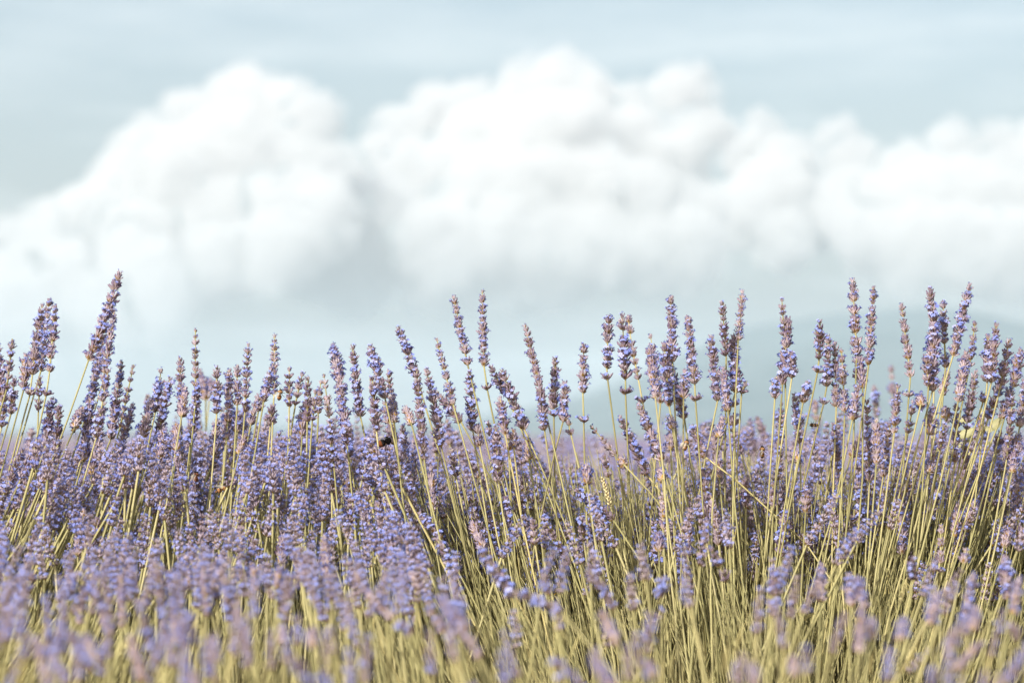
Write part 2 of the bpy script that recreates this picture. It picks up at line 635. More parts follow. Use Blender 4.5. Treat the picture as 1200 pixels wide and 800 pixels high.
def build_lavender(spec, rr):
    """one flowering stem: an Empty at its foot > stalk, flower_spike > whorl"""
    tx, ty, bx, by = spec['p']
    d = spec['d']
    tilt = spec['dt']
    tip, base = at(tx, ty, d + tilt), at(bx, by, d)
    mid = at(*spec['m'], d + tilt * 0.5) if 'm' in spec else None
    f = spike_curve(tip, base, mid)
    way = [base]
    for q in [spec[k] for k in ('w', 's') if k in spec]:
        way.append(at(q[0], q[1], d))
    if len(way) > 1:
        t = (way[-1] - way[-2]).normalized()
    else:
        t = (base - f(0.25)).normalized()
        fan = Vector((-interp(LEAN, bx), -0.9, -1)).normalized()
        t = (t * 0.6 + fan * 0.4).normalized()
    end = way[-1]
    foot = foot_of(end, d, end.x / d * K + 600, rr)
    reach = (end - foot).length
    pts = [w for w in way[:-1]] + bez3(end, end + t * reach * 0.38, foot + (end - foot) * 0.25 + Vector((0, 0, 0.04)), foot, 11)
    for q in range(len(way) + 1, len(pts) - 2):                    # stalks are never ruler straight
        pts[q] = pts[q] + Vector((rr.gauss(0, 0.0016), rr.gauss(0, 0.0016), 0))
    root = bpy.data.objects.new('lavender_stem', None)
    root.empty_display_size = 0.02
    root.location = foot
    C.objects.link(root)
    g = rr.random() * 0.95
    mb = MB()
    n = len(pts)
    near = min(d, 2.6) / 2.4
    mb.tube([p - foot for p in pts], [(0.00074 + 0.00022 * i / n) * near for i in range(n)], 5, 0, g)
    link('stalk', mb.mesh('stalk', [M_STEM]), root)
    if rr.random() < 0.4:                                          # a pair of small leaves part way down the stalk
        q = rr.randint(len(way) + 1, len(pts) - 4)
        up = (pts[q - 1] - pts[q + 1]).normalized().to_track_quat('Z', 'Y')
        turn = rr.uniform(0, 6.28)
        for k in range(2):
            lf = link('leaf', LEAF, root)
            lf.location = pts[q] - foot
            lf.rotation_mode = 'QUATERNION'
            lf.rotation_quaternion = up @ Quaternion((0, 0, 1), turn + math.pi * k)
            lf.scale = (rr.uniform(0.7, 1.2) * near,) * 3
    L = sum(((f((i + 1) / 8) - f(i / 8)).length for i in range(8)))
    mb = MB()
    mb.tube([f(i / 6 * 0.97) - foot for i in range(7)], [0.0011 - 0.0006 * i / 6 for i in range(7)], 4, 0, g)
    head = link('flower_spike', mb.mesh('flower_spike', [M_STEM]), root)
    near = (min(d, 2.6) / 2.4) ** 0.8
    th = 0.77 * spec.get('th', 1.0) * rr.uniform(0.88, 1.1) * near
    gap = 0.0048 * near * (1.25 if spec.get('sl') else 1.0) * rr.uniform(0.86, 1.04)
    nw = max(2, round(L / gap))
    bloom = spec['b']
    for i in range(nw):
        u = (i + (0.15 if i else 0)) / nw
        if 0 < i < nw - 1:
            u += rr.uniform(-0.28, 0.28) / nw
            if rr.random() < 0.02:
                continue
        p = f(u)
        ax = (f(min(1, u + 0.05)) - f(max(0, u - 0.05))).normalized()
        top = i == nw - 1
        if top:
            me = rr.choice(TUFT)
        else:
            bl = min(3, max(0, bloom + rr.choice((-1, 0, 0, 0, 1)) - (1 if u > 0.75 else 0)))
            me = rr.choice(WHORL[bl]) if u < 0.9 else rr.choice(WHORL[0])
        w = link('whorl', me, head)
        sc = th * interp([(0, 0.98), (0.5, 0.95), (0.8, 0.80), (1.0, 0.6)], u) * rr.uniform(0.84, 1.14)
        if spec.get('sl'):
            sc *= 0.85
        w.location = p - foot
        q = ax.to_track_quat('Z', 'Y') @ Quaternion((0, 0, 1), rr.uniform(0, 6.28)) @ Quaternion((1, 0, 0), rr.uniform(-0.2, 0.2))
        w.rotation_mode = 'QUATERNION'
        w.rotation_quaternion = q
        w.scale = (sc, sc, sc * rr.uniform(0.92, 1.12))
    if 'w' in spec:
        w = link('whorl', rr.choice(COLLAR), head)
        w.location = at(*spec['w'], d) - foot
        w.rotation_mode = 'QUATERNION'
        w.rotation_quaternion = (-t).to_track_quat('Z', 'Y') @ Quaternion((0, 0, 1), rr.uniform(0, 6.28))
        w.scale = (th * 0.95,) * 3
    return root


def S(tx, ty, bx, by, **k):
    k['p'] = (tx, ty, bx, by)
    return k


# photo pixel of each head's tip and lower end; w = a whorl apart below it, s = a point of its stalk, m = bend, lm = (short name, label) of the easily found ones
SPIKES = [
    S(-3, 404, 3, 470, b=2), S(15, 395, 8, 455, sl=1, b=1), S(17, 443, 13, 484, b=2), S(5, 455, 2, 500, b=2),
    S(50, 354, 38, 438, w=(35, 462), s=(10, 553), b=2, lm=('paired spikes', 'thinner of two touching lavender spikes above the crowd beside the tall curved one')),
    S(58, 348, 48, 434, b=2, th=1.05, lm=('broad blunt spike', 'broad blunt-topped lavender spike highest of a tight trio beside the tall curved spike')),
    S(65, 357, 58, 435, w=(54, 463), s=(36, 545), b=2), S(30, 414, 28, 455, b=1), S(28, 525, 5, 578, b=2),
    S(140, 319, 104, 421, m=(126, 365), s=(79, 492), b=2, th=1.1, lm=('tall curved spike', 'tallest lavender spike near the corner of the crowd, long and curving with a thin tip')),
    S(134, 362, 121, 445, b=2), S(122, 395, 106, 470, b=3, th=1.1), S(127, 432, 113, 512, b=2), S(108, 455, 97, 540, b=3, th=1.1), S(122, 470, 108, 556, b=2), S(96, 478, 88, 500, b=0),
    S(143, 422, 130, 514, s=(125, 526), b=2), S(157, 425, 141, 500, sl=1, b=1), S(156, 472, 136, 543, b=2), S(47, 440, 45, 480, s=(42, 553), sl=1, b=0),
    S(61, 465, 54, 520, w=(51, 530), b=2), S(69, 474, 65, 542, b=1), S(37, 501, 34, 534, d=2.7, b=1), S(52, 545, 40, 590, b=2),
    S(189, 432, 182, 482, b=2), S(178, 468, 167, 512, b=1), S(174, 462, 172, 480, d=2.75, b=2), S(200, 441, 184, 515, s=(156, 592), b=2), S(211, 418, 212, 487, s=(214, 560), b=1, th=1.05),
    S(229, 382, 229, 470, b=1, sl=1, lm=('needle-thin spike', 'slim upright lavender spike with separate tufts, tallest between two wider peaks')),
    S(231, 448, 227, 506, b=2), S(234, 434, 241, 468, d=2.85, b=2), S(246, 443, 246, 462, d=2.95, b=2), S(254, 428, 254, 484, b=1), S(269, 431, 267, 494, b=2), S(278, 426, 278, 474, b=2),
    S(291, 400, 287, 482, b=2, sl=1, lm=('slim tufted spike', 'slim lavender spike with a tufted top standing clear, halfway between two tall thin ones')),
    S(308, 458, 303, 480, b=1), S(302, 467, 294, 497, b=1), S(217, 454, 213, 487, b=0), S(163, 516, 160, 564, b=2), S(193, 503, 186, 536, b=2), S(207, 496, 207, 527, b=2), S(223, 498, 223, 518, b=3),
    S(254, 490, 251, 534, b=2), S(267, 485, 266, 514, b=2), S(280, 480, 278, 506, b=3), S(288, 507, 280, 531, b=0), S(234, 530, 228, 590, b=3),
    S(322, 390, 321, 462, b=2, sl=1, lm=('peak with the orange bee', 'pointed lavender spike rising above an orange-brown bee that clings to it')),
    S(339, 428, 339, 476, b=1, sl=1), S(318, 430, 309, 470, b=2), S(319, 475, 317, 497, b=1), S(355, 434, 346, 474, sl=1, b=1), S(361, 440, 360, 493, b=1), S(357, 470, 354, 510, b=2),
    S(379, 436, 387, 497, sl=1, b=0), S(376, 444, 373, 484, sl=1, b=1), S(370, 455, 366, 492, sl=1, b=0),
    S(390, 402, 401, 460, b=2, lm=('tilted thick spike', 'thick lavender spike tilted left, brown-tipped, first of three spaced peaks')),
    S(397, 440, 406, 512, b=2, th=1.1), S(413, 405, 422, 487, s=(425, 500), b=2, lm=('middle spaced peak', 'upright lavender spike between two left-tilted ones, with open sky on both sides')),
    S(433, 403, 451, 466, b=2, lm=('tilted spike above the bumblebee', 'left-tilted lavender spike whose top stands in the sky above the dark bumblebee')),
    S(436, 441, 441, 504, s=(445, 540), b=1), S(455, 432, 461, 494, b=1), S(387, 490, 388, 548, b=2), S(406, 496, 409, 534, b=2), S(428, 515, 431, 541, s=(455, 598), b=2), S(391, 553, 396, 593, b=1),
    S(420, 577, 423, 603, b=3), S(443, 581, 446, 612, b=2), S(441, 515, 439, 535, b=2), S(450, 470, 462, 520, b=1), S(408, 560, 414, 614, b=2), S(427, 566, 428, 617, b=2),
    S(466, 382, 488, 441, b=2, lm=('long left-leaning spike', 'long lavender spike leaning left, its dark tip alone against pale sky')),
    S(488, 430, 497, 538, b=1), S(499, 432, 517, 523, m=(509, 474), s=(529, 575), b=2), S(510, 458, 540, 494, s=(554, 520), b=1), S(476, 478, 482, 496, b=0), S(471, 497, 478, 556, b=2),
    S(511, 394, 531, 474, s=(560, 578), b=2, sl=1, lm=('slender tilted spike', 'slender lavender spike tilted left on a long bare stalk, before the two tallest middle spikes')),
    S(531, 345, 548, 427, b=2, lm=('bent tall middle spike', 'tall lavender spike of a pair, the one that leans left with a bent tip')),
    S(550, 433, 554, 504, b=2), S(559, 498, 562, 522, b=1),
    S(565, 338, 567, 428, w=(571, 456), s=(580, 500), b=2, lm=('upright tall middle spike', 'tall upright lavender spike of a pair, a separate flower ring below it')),
    S(574, 428, 593, 462, b=2), S(587, 432, 614, 502, s=(640, 560), b=2, th=1.05, lm=('slanting heavy spike', 'heavy lavender spike slanting strongly left under the upright one of the tall pair')),
    S(586, 465, 592, 509, b=1), S(571, 493, 580, 530, b=1), S(581, 499, 584, 564, b=1), S(460, 465, 462, 494, b=2), S(596, 510, 596, 527, s=(598, 570), b=1),
    S(524, 490, 527, 520, d=2.8, b=2), S(512, 521, 513, 545, d=2.7, b=0), S(529, 526, 534, 557, b=2),
    S(615, 379, 632, 451, b=1, lm=('long dark-tipped spike', 'long dark-tipped lavender spike tilted left above a second head that continues its line')),
    S(632, 448, 638, 503, s=(650, 590), b=1), S(651, 418, 649, 478, w=(649, 487), s=(650, 560), b=1, lm=('short stout spike', 'short stout upright lavender spike standing beside the long dark-tipped one')),
    S(662, 447, 660, 493, s=(650, 530), b=2), S(665, 490, 669, 509, s=(684, 572), sl=1, b=0),
    S(684, 402, 683, 460, w=(684, 494), s=(685, 545), b=2, lm=('lone thick spike', 'lone thick lavender spike on a straight bare stalk with a separate flower ring below')),
    S(713, 369, 711, 431, w=(712, 444), s=(722, 520), b=2, lm=('lone tall straight spike', 'lone straight lavender spike just beside a close twin pair, a small ring under its head')),
    S(729, 367, 733, 443, w=(733, 461), s=(737, 560), b=2, lm=('bluer twin', 'bluer of two touching twin lavender spikes, with a separate flower ring hanging below it')),
    S(736, 368, 748, 444, m=(740, 402), w=(753, 471), s=(762, 520), b=0, sl=1, lm=('browner twin', 'browner curved lavender spike touching its bluer twin, tip bent left')),
    S(726, 487, 758, 556, s=(785, 590), b=2, lm=('leaning fat spike', 'fat lavender spike leaning far left below the twin pair')), S(747, 471, 775, 539, b=2),
    S(691, 497, 721, 533, sl=1, b=0, s=(730, 570)), S(708, 530, 713, 558, sl=1, b=0), S(602, 502, 602, 524, b=0), S(618, 514, 620, 538, b=2), S(727, 536, 731, 544, s=(760, 575), b=0, sl=1),
    S(686, 544, 688, 566, b=3), S(674, 573, 718, 608, b=3, th=1.15, lm=('dark slanting spike', 'dark lavender spike lying almost flat with bright blue florets, low among the thin stalks')),
    S(762, 391, 774, 472, s=(766, 560), b=2), S(761, 408, 768, 466, b=1), S(778, 401, 784, 475, s=(804, 580), b=2), S(786, 346, 788, 423, b=3, lm=('tall blue spike', 'tall lavender spike thick with blue florets, behind a tight bunch at its foot')),
    S(783, 423, 802, 490, s=(812, 560), b=2), S(806, 370, 814, 449, w=(815, 469), s=(820, 540), b=2, lm=('bulging spike', 'wide-bottomed lavender spike standing apart on a bare stalk beside the tall blue one')),
    S(803, 432, 801, 466, b=3), S(833, 392, 841, 469, s=(826, 540), b=1, th=1.1), S(846, 352, 851, 416, b=0, s=(850, 500), lm=('brownish tapered spike', 'brownish tapered lavender spike, the lower of two peaks before the hillside')),
    S(870, 339, 865, 398, sl=1, b=2, lm=('thin forked peak', 'thin pointed lavender spike, the taller of two neighbouring peaks before the hillside')), S(859, 393, 862, 459, w=(857, 475), b=2, th=1.15), S(847, 430, 853, 481, b=2),
    S(875, 447, 869, 460, s=(862, 570), b=2), S(787, 490, 788, 502, s=(800, 580), b=1), S(860, 488, 859, 498, s=(864, 560), b=1), S(753, 478, 772, 538, b=2), S(826, 494, 824, 526, d=2.75, b=2),
    S(810, 497, 826, 535, s=(862, 562), b=1), S(834, 497, 843, 559, b=0), S(847, 488, 842, 512, b=1), S(873, 500, 877, 535, d=3.2, b=1),
    S(879, 489, 886, 534, d=3.1, b=0), S(887, 488, 900, 520, d=3.0, b=0, lm=('soft dark slanted spike', 'soft unfocused dark lavender spike slanting left behind the thin bare stalks')), S(786, 508, 786, 526, b=2), S(774, 550, 776, 562, b=3),
    S(916, 346, 920, 412, b=1, sl=1, lm=('hill slope spike', 'tufted lavender spike standing before the slope of the hazy hill, head widening below')), S(924, 373, 917, 450, b=2, th=1.1), S(928, 412, 928, 442, s=(912, 545), b=2),
    S(910, 440, 908, 466, s=(902, 560), b=1), S(961, 374, 960, 420, w=(958, 436), s=(935, 545), b=1, lm=('short dark spike', 'short dark-budded lavender spike leaning left, tallest of a small cluster by the hill')),
    S(971, 392, 969, 452, w=(965, 473), s=(945, 555), b=2), S(978, 400, 980, 476, b=0), S(986, 408, 990, 482, b=2), S(999, 327, 1004, 414, b=2, th=1.05, lm=('tallest hill spike', 'tallest thick lavender spike before the hazy hill, rising well above its neighbours')),
    S(1004, 404, 1011, 454, b=2, th=1.1), S(1024, 334, 1018, 427, s=(1010, 490), b=2, lm=('slim tall partner', 'slim tall lavender spike close beside the thickest tall one before the hill')), S(1006, 450, 999, 491, s=(985, 560), b=2),
    S(931, 459, 937, 518, b=1), S(947, 446, 941, 471, b=2), S(976, 494, 986, 570, b=2), S(1016, 468, 1019, 563, b=2), S(1027, 489, 1027, 543, b=1), S(1052, 450, 1048, 507, b=1), S(1043, 495, 1035, 558, b=2),
    S(1007, 513, 997, 535, b=1), S(1024, 450, 1028, 488, d=3.1, b=2), S(1044, 428, 1048, 480, d=3.3, b=1, lm=('pale blurred spike', 'pale blurred lavender spike standing well behind its neighbours under the hilltop')), S(955, 468, 956, 492, d=3.0, b=1),
    S(916, 470, 912, 562, b=2), S(932, 530, 935, 539, s=(928, 570), b=0),
    S(1056, 354, 1067, 441, w=(1065, 464), s=(1060, 530), b=0, lm=('solitary spike', 'solitary brown-budded lavender spike tilted left, in front of the hilltop')),
    S(1089, 336, 1097, 400, b=1, lm=('tilted bunch peak', 'highest left-tilted spike of a dense lavender bunch by the hilltop')), S(1094, 378, 1093, 457, b=2, th=1.2, s=(1070, 540)), S(1105, 351, 1108, 430, b=2),
    S(1085, 414, 1088, 452, b=1), S(1137, 331, 1117, 416, s=(1073, 560), b=2, lm=('right-tilted tall spike', 'tall lavender spike tilted right on a long slanting stalk, above the dense bunch')),
    S(1143, 375, 1136, 430, b=1, sl=1), S(1132, 411, 1123, 470, b=2), S(1144, 432, 1133, 502, b=1), S(1158, 392, 1157, 447, b=2, s=(1148, 540)),
    S(1168, 379, 1162, 447, s=(1140, 535), b=1, lm=('thin twin near the edge', 'thin pointed lavender spike joined at the foot to a shorter blunt twin')), S(1183, 396, 1173, 450, b=1, lm=('dark spike by the twins', 'dark-tipped lavender spike beyond the joined twins, leaning right')),
    S(1176, 440, 1158, 490, b=2), S(1197, 409, 1187, 452, b=2), S(1186, 450, 1173, 490, s=(1140, 570), b=2), S(1110, 436, 1104, 463, s=(1090, 540), b=0), S(1121, 471, 1119, 541, b=2), S(1131, 514, 1128, 569, b=0),
    S(1152, 462, 1152, 471, s=(1133, 530), b=1), S(1148, 488, 1150, 505, s=(1135, 545), b=1), S(1109, 480, 1109, 489, s=(1090, 555), b=0), S(1094, 475, 1089, 508, b=2), S(1107, 494, 1102, 526, b=1),
    S(1187, 464, 1180, 537, b=1), S(1193, 508, 1186, 553, b=2), S(1071, 469, 1064, 507, b=1), S(1079, 463, 1079, 474, s=(1062, 545), b=2), S(1095, 528, 1089, 553, b=2), S(1172, 505, 1168, 530, b=1), S(1203, 440, 1195, 500, b=2),
    # lower, nearer the camera
    S(45, 581, 50, 621, b=2), S(74, 578, 67, 605, b=3), S(99, 596, 90, 650, b=0), S(3, 617, 4, 645, b=1), S(39, 671, 31, 695, b=2), S(85, 677, 81, 700, b=1), S(111, 689, 129, 743, b=1),
    S(99, 677, 93, 731, b=1), S(141, 671, 144, 734, b=1), S(162, 704, 183, 776, b=2), S(42, 746, 54, 800, b=1), S(51, 752, 81, 802, b=3, lm=('blurred corner spike', 'blurred lavender spike slanting left over the grass in the lower corner')),
    S(81, 740, 107, 784, b=3), S(99, 744, 112, 772, b=2), S(153, 746, 168, 797, b=1), S(183, 656, 195, 752, b=1), S(54, 734, 63, 760, b=0), S(114, 605, 112, 650, b=2), S(147, 632, 144, 660, b=2),
    S(245, 746, 252, 800, b=1), S(227, 785, 229, 812, b=1), S(206, 722, 206, 752, b=2), S(275, 704, 293, 779, b=1, lm=('pale pinkish blurred spike', 'pale pinkish blurred lavender spike tilted left, alone low in the olive grass')), S(264, 674, 270, 728, b=2), S(239, 662, 243, 722, b=2),
    S(218, 650, 224, 689, b=2), S(281, 620, 284, 680, b=2), S(296, 659, 300, 692, b=1), S(327, 665, 324, 688, b=3), S(344, 644, 359, 677, b=2), S(380, 626, 383, 680, b=3), S(341, 767, 368, 804, b=2, lm=('blurred spike at the bottom edge', 'blurred lavender spike slanting left from the lowest edge, alone in olive grass')),
    S(365, 737, 367, 757, b=2), S(329, 731, 332, 752, b=0), S(380, 785, 384, 815, b=2), S(332, 626, 329, 659, b=2), S(415, 668, 460, 724, b=1, m=(434, 699), lm=('long drooping blurred spike', 'long blurred lavender spike slanting far left over olive stalks, alone')),
    S(442, 587, 454, 644, w=(458, 653), b=1), S(454, 584, 481, 623, b=2), S(463, 626, 505, 668, b=2, th=1.1, lm=('thick slanting spike', 'thick blue lavender spike slanting far left, its dark lower end over olive stalks')), S(490, 599, 517, 632, b=3), S(511, 629, 535, 674, b=2),
    S(481, 668, 490, 690, b=1), S(499, 704, 520, 740, b=1), S(514, 698, 546, 739, b=3, th=1.1), S(538, 731, 563, 770, b=1), S(463, 731, 484, 740, b=2), S(553, 611, 565, 641, b=0), S(562, 641, 600, 698, b=2, th=1.15,
      lm=('bold slanting spike', 'bold long lavender spike slanting left, blue-topped, above the heavy flat-lying one')), S(562, 584, 586, 629, b=2), S(592, 581, 597, 629, b=2), S(535, 698, 543, 722, b=2), S(406, 572, 412, 614, b=1),
    S(597, 692, 657, 716, b=2, th=1.05, m=(628, 703), lm=('flat-lying blurred spike', 'blurred lavender spike lying nearly flat over the olive stalks, blue end lowest')), S(639, 611, 667, 660, b=1, th=1.05), S(636, 674, 642, 696, b=2), S(690, 665, 720, 713, b=1), S(705, 716, 723, 755, b=1, th=1.05),
    S(696, 770, 717, 806, b=3), S(651, 770, 657, 797, b=1), S(777, 575, 777, 620, b=0), S(772, 623, 772, 645, b=3), S(777, 677, 775, 698, b=2), S(760, 776, 764, 792, b=2), S(624, 608, 627, 637, b=1), S(681, 605, 684, 632, b=1),
    S(833, 578, 842, 638, b=0), S(833, 641, 852, 680, b=1, lm=('brownish soft spike', 'brownish soft lavender spike tilted left among tall bare stalks')), S(911, 665, 905, 722, b=2, lm=('upright blurred spike', 'blurred upright lavender spike alone among pale upright stalks')), S(962, 659, 962, 704, b=1), S(995, 671, 998, 710, b=2), S(881, 776, 884, 803, b=1),
    S(929, 767, 931, 792, b=0), S(945, 569, 944, 599, b=2), S(906, 565, 906, 593, b=1), S(875, 560, 874, 593, b=1), S(1006, 563, 1009, 614, w=(1004, 625), b=2, th=1.1), S(1054, 566, 1057, 648, b=2, th=1.05,
      lm=('sharp hanging spike', 'long upright lavender spike, sharp, standing low in front of slanting stalks')), S(1103, 611, 1102, 659, w=(1099, 669), b=0, sl=1), S(1099, 572, 1084, 617, b=1), S(1129, 560, 1121, 577, b=0), S(1123, 590, 1118, 629, b=1),
    S(1144, 587, 1135, 611, b=2), S(1177, 650, 1181, 701, b=2, th=1.1), S(1195, 674, 1187, 719, b=2), S(1141, 671, 1129, 740, b=2, th=1.1, lm=('blurred right-leaning spike', 'long blurred lavender spike leaning right amid slanting olive stalks')), S(1144, 710, 1140, 737, b=1), S(1117, 737, 1111, 770, b=2),
    S(1150, 752, 1120, 783, b=0, lm=('dark low slanting spike', 'dark blurred lavender spike slanting steeply right, low in the olive grass')), S(1099, 692, 1090, 731, b=2), S(1060, 723, 1055, 749, b=2), S(1005, 676, 1012, 712, b=2), S(1010, 710, 1007, 763, b=1, th=1.1), S(1022, 725, 1020, 746, b=1), S(1096, 782, 1093, 805, b=2),
    S(1154, 788, 1152, 812, b=1), S(1173, 791, 1171, 815, b=1), S(1070, 653, 1069, 678, b=1), S(1132, 641, 1129, 659, b=2), S(1192, 566, 1192, 641, b=1, th=1.1), S(1183, 617, 1177, 640, b=1), S(1183, 731, 1195, 747, b=0),
]

BEES = [
    (452, 517, 2.385, 0.0125, 'bumble', 20, 'dark bumblebee with a rusty tail clinging to the side of a lavender head'),
    (328, 461, 2.375, 0.0100, 'honey', 75, 'orange-brown honeybee high on a pointed lavender spike'),
    (86, 502, 2.375, 0.0095, 'honey', -80, 'orange bee feeding low on the flank of the tall curved lavender spike'),
    (261, 573, 2.35, 0.0105, 'honey', 15, 'honeybee with pale wings in the thick of the lavender mass, head down'),
    (230, 557, 2.35, 0.0090, 'red', 80, 'small reddish-brown bee deep in the dense blue lavender heads'),
    (804, 520, 2.385, 0.0100, 'honey', 70, 'honeybee climbing a lavender head between upright bare stalks'),
    (893, 528, 2.42, 0.0110, 'honey', 85, 'brown bee half hidden behind a slanting bare stalk'),
    (953, 498, 2.385, 0.0080, 'dark', 175, 'tiny dark bee flying in the open air between two slanting stalks'),
]


def side_of(dx, dy):
    if abs(dx) > abs(dy) * 1.1:
        return 'right of' if dx > 0 else 'left of'
    return 'below' if dy > 0 else 'above'


ORD = ['nearest', 'second', 'third', 'fourth', 'fifth', 'sixth', 'seventh', 'eighth', 'ninth', 'tenth', 'eleventh', 'twelfth', 'thirteenth']


def build_lavenders():
    rr = random.Random(21)
    specs = list(SPIKES)
    r2 = random.Random(4)
    taken = [((s['p'][0] + s['p'][2]) / 2, (s['p'][1] + s['p'][3]) / 2) for s in specs]

    def crowd(x0, x1, y0, y1, want, sep):
        tries = 0
        while want > 0 and tries < 4000:
            tries += 1
            px, py = r2.uniform(x0, x1), r2.uniform(y0, y1)
            if any((px - q[0]) ** 2 + ((py - q[1]) * 0.55) ** 2 < sep ** 2 for q in taken):
                continue
            ln, L = interp(LEAN, px) * 0.6 + r2.gauss(0, 0.13), r2.uniform(40, 66)
            taken.append((px, py))
            specs.append(S(px + ln * L / 2, py - L / 2, px - ln * L / 2, py + L / 2, b=r2.choice((1, 2, 2, 3, 3)), th=r2.uniform(0.95, 1.12)))
            want -= 1
    crowd(95, 470, 520, 640, 300 - len(specs) - 8, 11)
    crowd(0, 1000, 560, 640, 300 - len(specs), 15)
    marks = []
    for s in specs:
        p = s['p']
        s['c'] = ((p[0] + p[2]) / 2, (p[1] + p[3]) / 2)
        if 'lm' in s:
            marks.append((s['lm'][0], s['c']))
    marks.append(('bumblebee', (452, 517)))
    marks.append(('flying bee', (953, 498)))
    marks.append(('reddish bee', (230, 557)))
    marks.append(('pale-winged bee', (261, 573)))
    marks.append(('pale dry seed spike', (710, 577)))
    cells = {}
    for s in specs:
        if 'lm' in s:
            continue
        c = s['c']
        best = min(marks, key=lambda m: (m[1][0] - c[0]) ** 2 + (m[1][1] - c[1]) ** 2)
        dx, dy = c[0] - best[1][0], c[1] - best[1][1]
        cells.setdefault((best[0], side_of(dx, dy)), []).append((math.hypot(dx, dy), s))
    for (mark, side), rows in cells.items():
        rows.sort(key=lambda r: r[0])
        for i, (_, s) in enumerate(rows):
            p = s['p']
            L = math.hypot(p[0] - p[2], p[1] - p[3])
            slope = (p[0] - p[2]) / max(1.0, p[3] - p[1])
            size = 'stubby' if L < 24 else 'short' if L < 42 else 'long' if L > 68 else 'mid-length'
            lean = 'left-leaning' if slope < -0.16 else 'right-leaning' if slope > 0.16 else 'upright'
            soft = 'blurred ' if (p[1] + p[3]) / 2 > 665 or s.get('d', 0) > 2.6 else ''
            s['label'] = lab = f"{soft}{size} {lean} lavender spike, {ORD[i]} {side} the {mark}"
            if len(lab.split()) > 16:
                print('LONG', lab)
    for s in specs:
        p = s['p']
        my = (p[1] + p[3]) / 2
        if 'd' not in s:
            s['d'] = interp(DEPTH, my) + rr.uniform(-0.07, 0.07)
        s['dt'] = rr.uniform(-0.012, 0.03)
        root = build_lavender(s, rr)
        describe(root, s['lm'][1] if 'lm' in s else s['label'], 'lavender', 'single lavender flower stems in the front row')


# ------------------------------------------------------------------ pale weed, dry seed spike, bees
def build_weed():
    rr = random.Random(31)
    m, nt = material('weed_leaf')
    tc = node(nt, 'ShaderNodeTexCoord')
    n = noise_tex(nt, 90, 2, tc.outputs['Object'])
    a = attr(nt)
    col = mixrgb(nt, n, (0.26, 0.26, 0.10), (0.42, 0.39, 0.18))
    leafy(nt, mixrgb(nt, a[0], col, mixrgb(nt, 0.5, col, (0.62, 0.56, 0.34))), 0.3, 0.6, 0.2)
    mats = [m]
    foot = at(1125, 640, 2.78)
    foot.z = 0.12
    root = bpy.data.objects.new('broad_leaf_weed', None)
    root.location = foot
    C.objects.link(root)
    top = at(1150, 478, 2.72) - foot
    mb = MB()
    mb.tube([Vector((0, 0, 0)), top * 0.5 + Vector((0.01, 0, 0)), top], [0.0035, 0.003, 0.0015], 6, 0, 0.2)
    link('stem', mb.mesh('weed_stem', mats), root)
    spots = [(1150 - 45 * t + rr.uniform(-24, 20), 492 + 135 * t, rr.uniform(20, 32), rr.choice((rr.uniform(-50, 70), rr.uniform(120, 230)))) for t in [k / 25 for k in range(26)]]
    for px, py, L, ang in spots:
        d = 2.75 + rr.uniform(-0.05, 0.05)
        c = at(px, py, d) - foot
        s = d / K
        w = math.radians(ang)
        ax = Vector((math.cos(w), rr.uniform(-0.5, 0.3), math.sin(w))).normalized()
        sd = ax.cross(Vector((rr.uniform(-0.5, 0.5), -1, rr.uniform(-0.2, 0.5)))).normalized()
        nn = ax.cross(sd).normalized()
        Lm, wd = L * s, L * s * 0.22
        vs, fs, ts = [], [], []
        for i in range(6):
            u = i / 5
            half = wd * math.sin(math.pi * min(1, u * 0.93 + 0.06)) ** 0.8
            for k in (-1, 0, 1):
                vs.append(c + ax * (u - 0.5) * Lm + sd * half * k + nn * (-0.18 * Lm * (2 * u - 0.7) ** 2 + (0.22 * half if k else 0)))
                ts.append((0.0 if k else 1.0, 0.5, 0, 1))
        for i in range(5):
            for k in range(2):
                q = i * 3 + k
                fs.append((q, q + 1, q + 4, q + 3))
        mb = MB()
        mb.add(vs, fs, 0, ts)
        link('leaf', mb.mesh('weed_leaf', mats), root)
    describe(root, 'pale yellow-green broad-leaved weed growing behind slanting lavender stalks', 'weed')
    # dry seed spike
    rr = random.Random(8)
    tip, base = at(706, 560, 2.40), at(716, 594, 2.40)
    foot = foot_of(base, 2.4, 716, rr)
    root = bpy.data.objects.new('dry_seed_spike', None)
    root.location = foot
    C.objects.link(root)
    mb = MB()
    mb.tube([p - foot for p in bez3(base, base + (base - tip) * 3, foot + Vector((0, 0, 0.2)), foot, 8)], [0.001] * 9, 4, 3, 0.8)
    link('stalk', mb.mesh('stalk', M_HEAD), root)
    mb = MB()
    ax = (tip - base).normalized()
    for i in range(26):
        u = i / 26
        az = i * 2.4
        e = ax.orthogonal().normalized()
        e.rotate(Quaternion(ax, az))
        dd = (ax + e * 0.6).normalized()
        p = base + (tip - base) * u - foot
        s = dd.cross(ax).normalized() * 0.0011
        n2 = s.cross(dd).normalized() * 0.0011
        L = 0.0048 * (1 - 0.35 * u)
        mb.add([p, p + dd * L * 0.5 + s, p + dd * L * 0.5 + n2, p + dd * L * 0.5 - s, p + dd * L * 0.5 - n2, p + dd * L],
               [(0, 2, 1), (0, 3, 2), (0, 4, 3), (0, 1, 4), (5, 1, 2), (5, 2, 3), (5, 3, 4), (5, 4, 1)], 0, [(1, 0, 0, 1)] * 6)
    link('seed_head', mb.mesh('seed_head', [plain('dry_straw', (0.62, 0.52, 0.28), 0.8, 0.1)]), root)
    describe(root, 'pale straw-coloured dry seed spike beside the dark slanting lavender head', 'seed head')


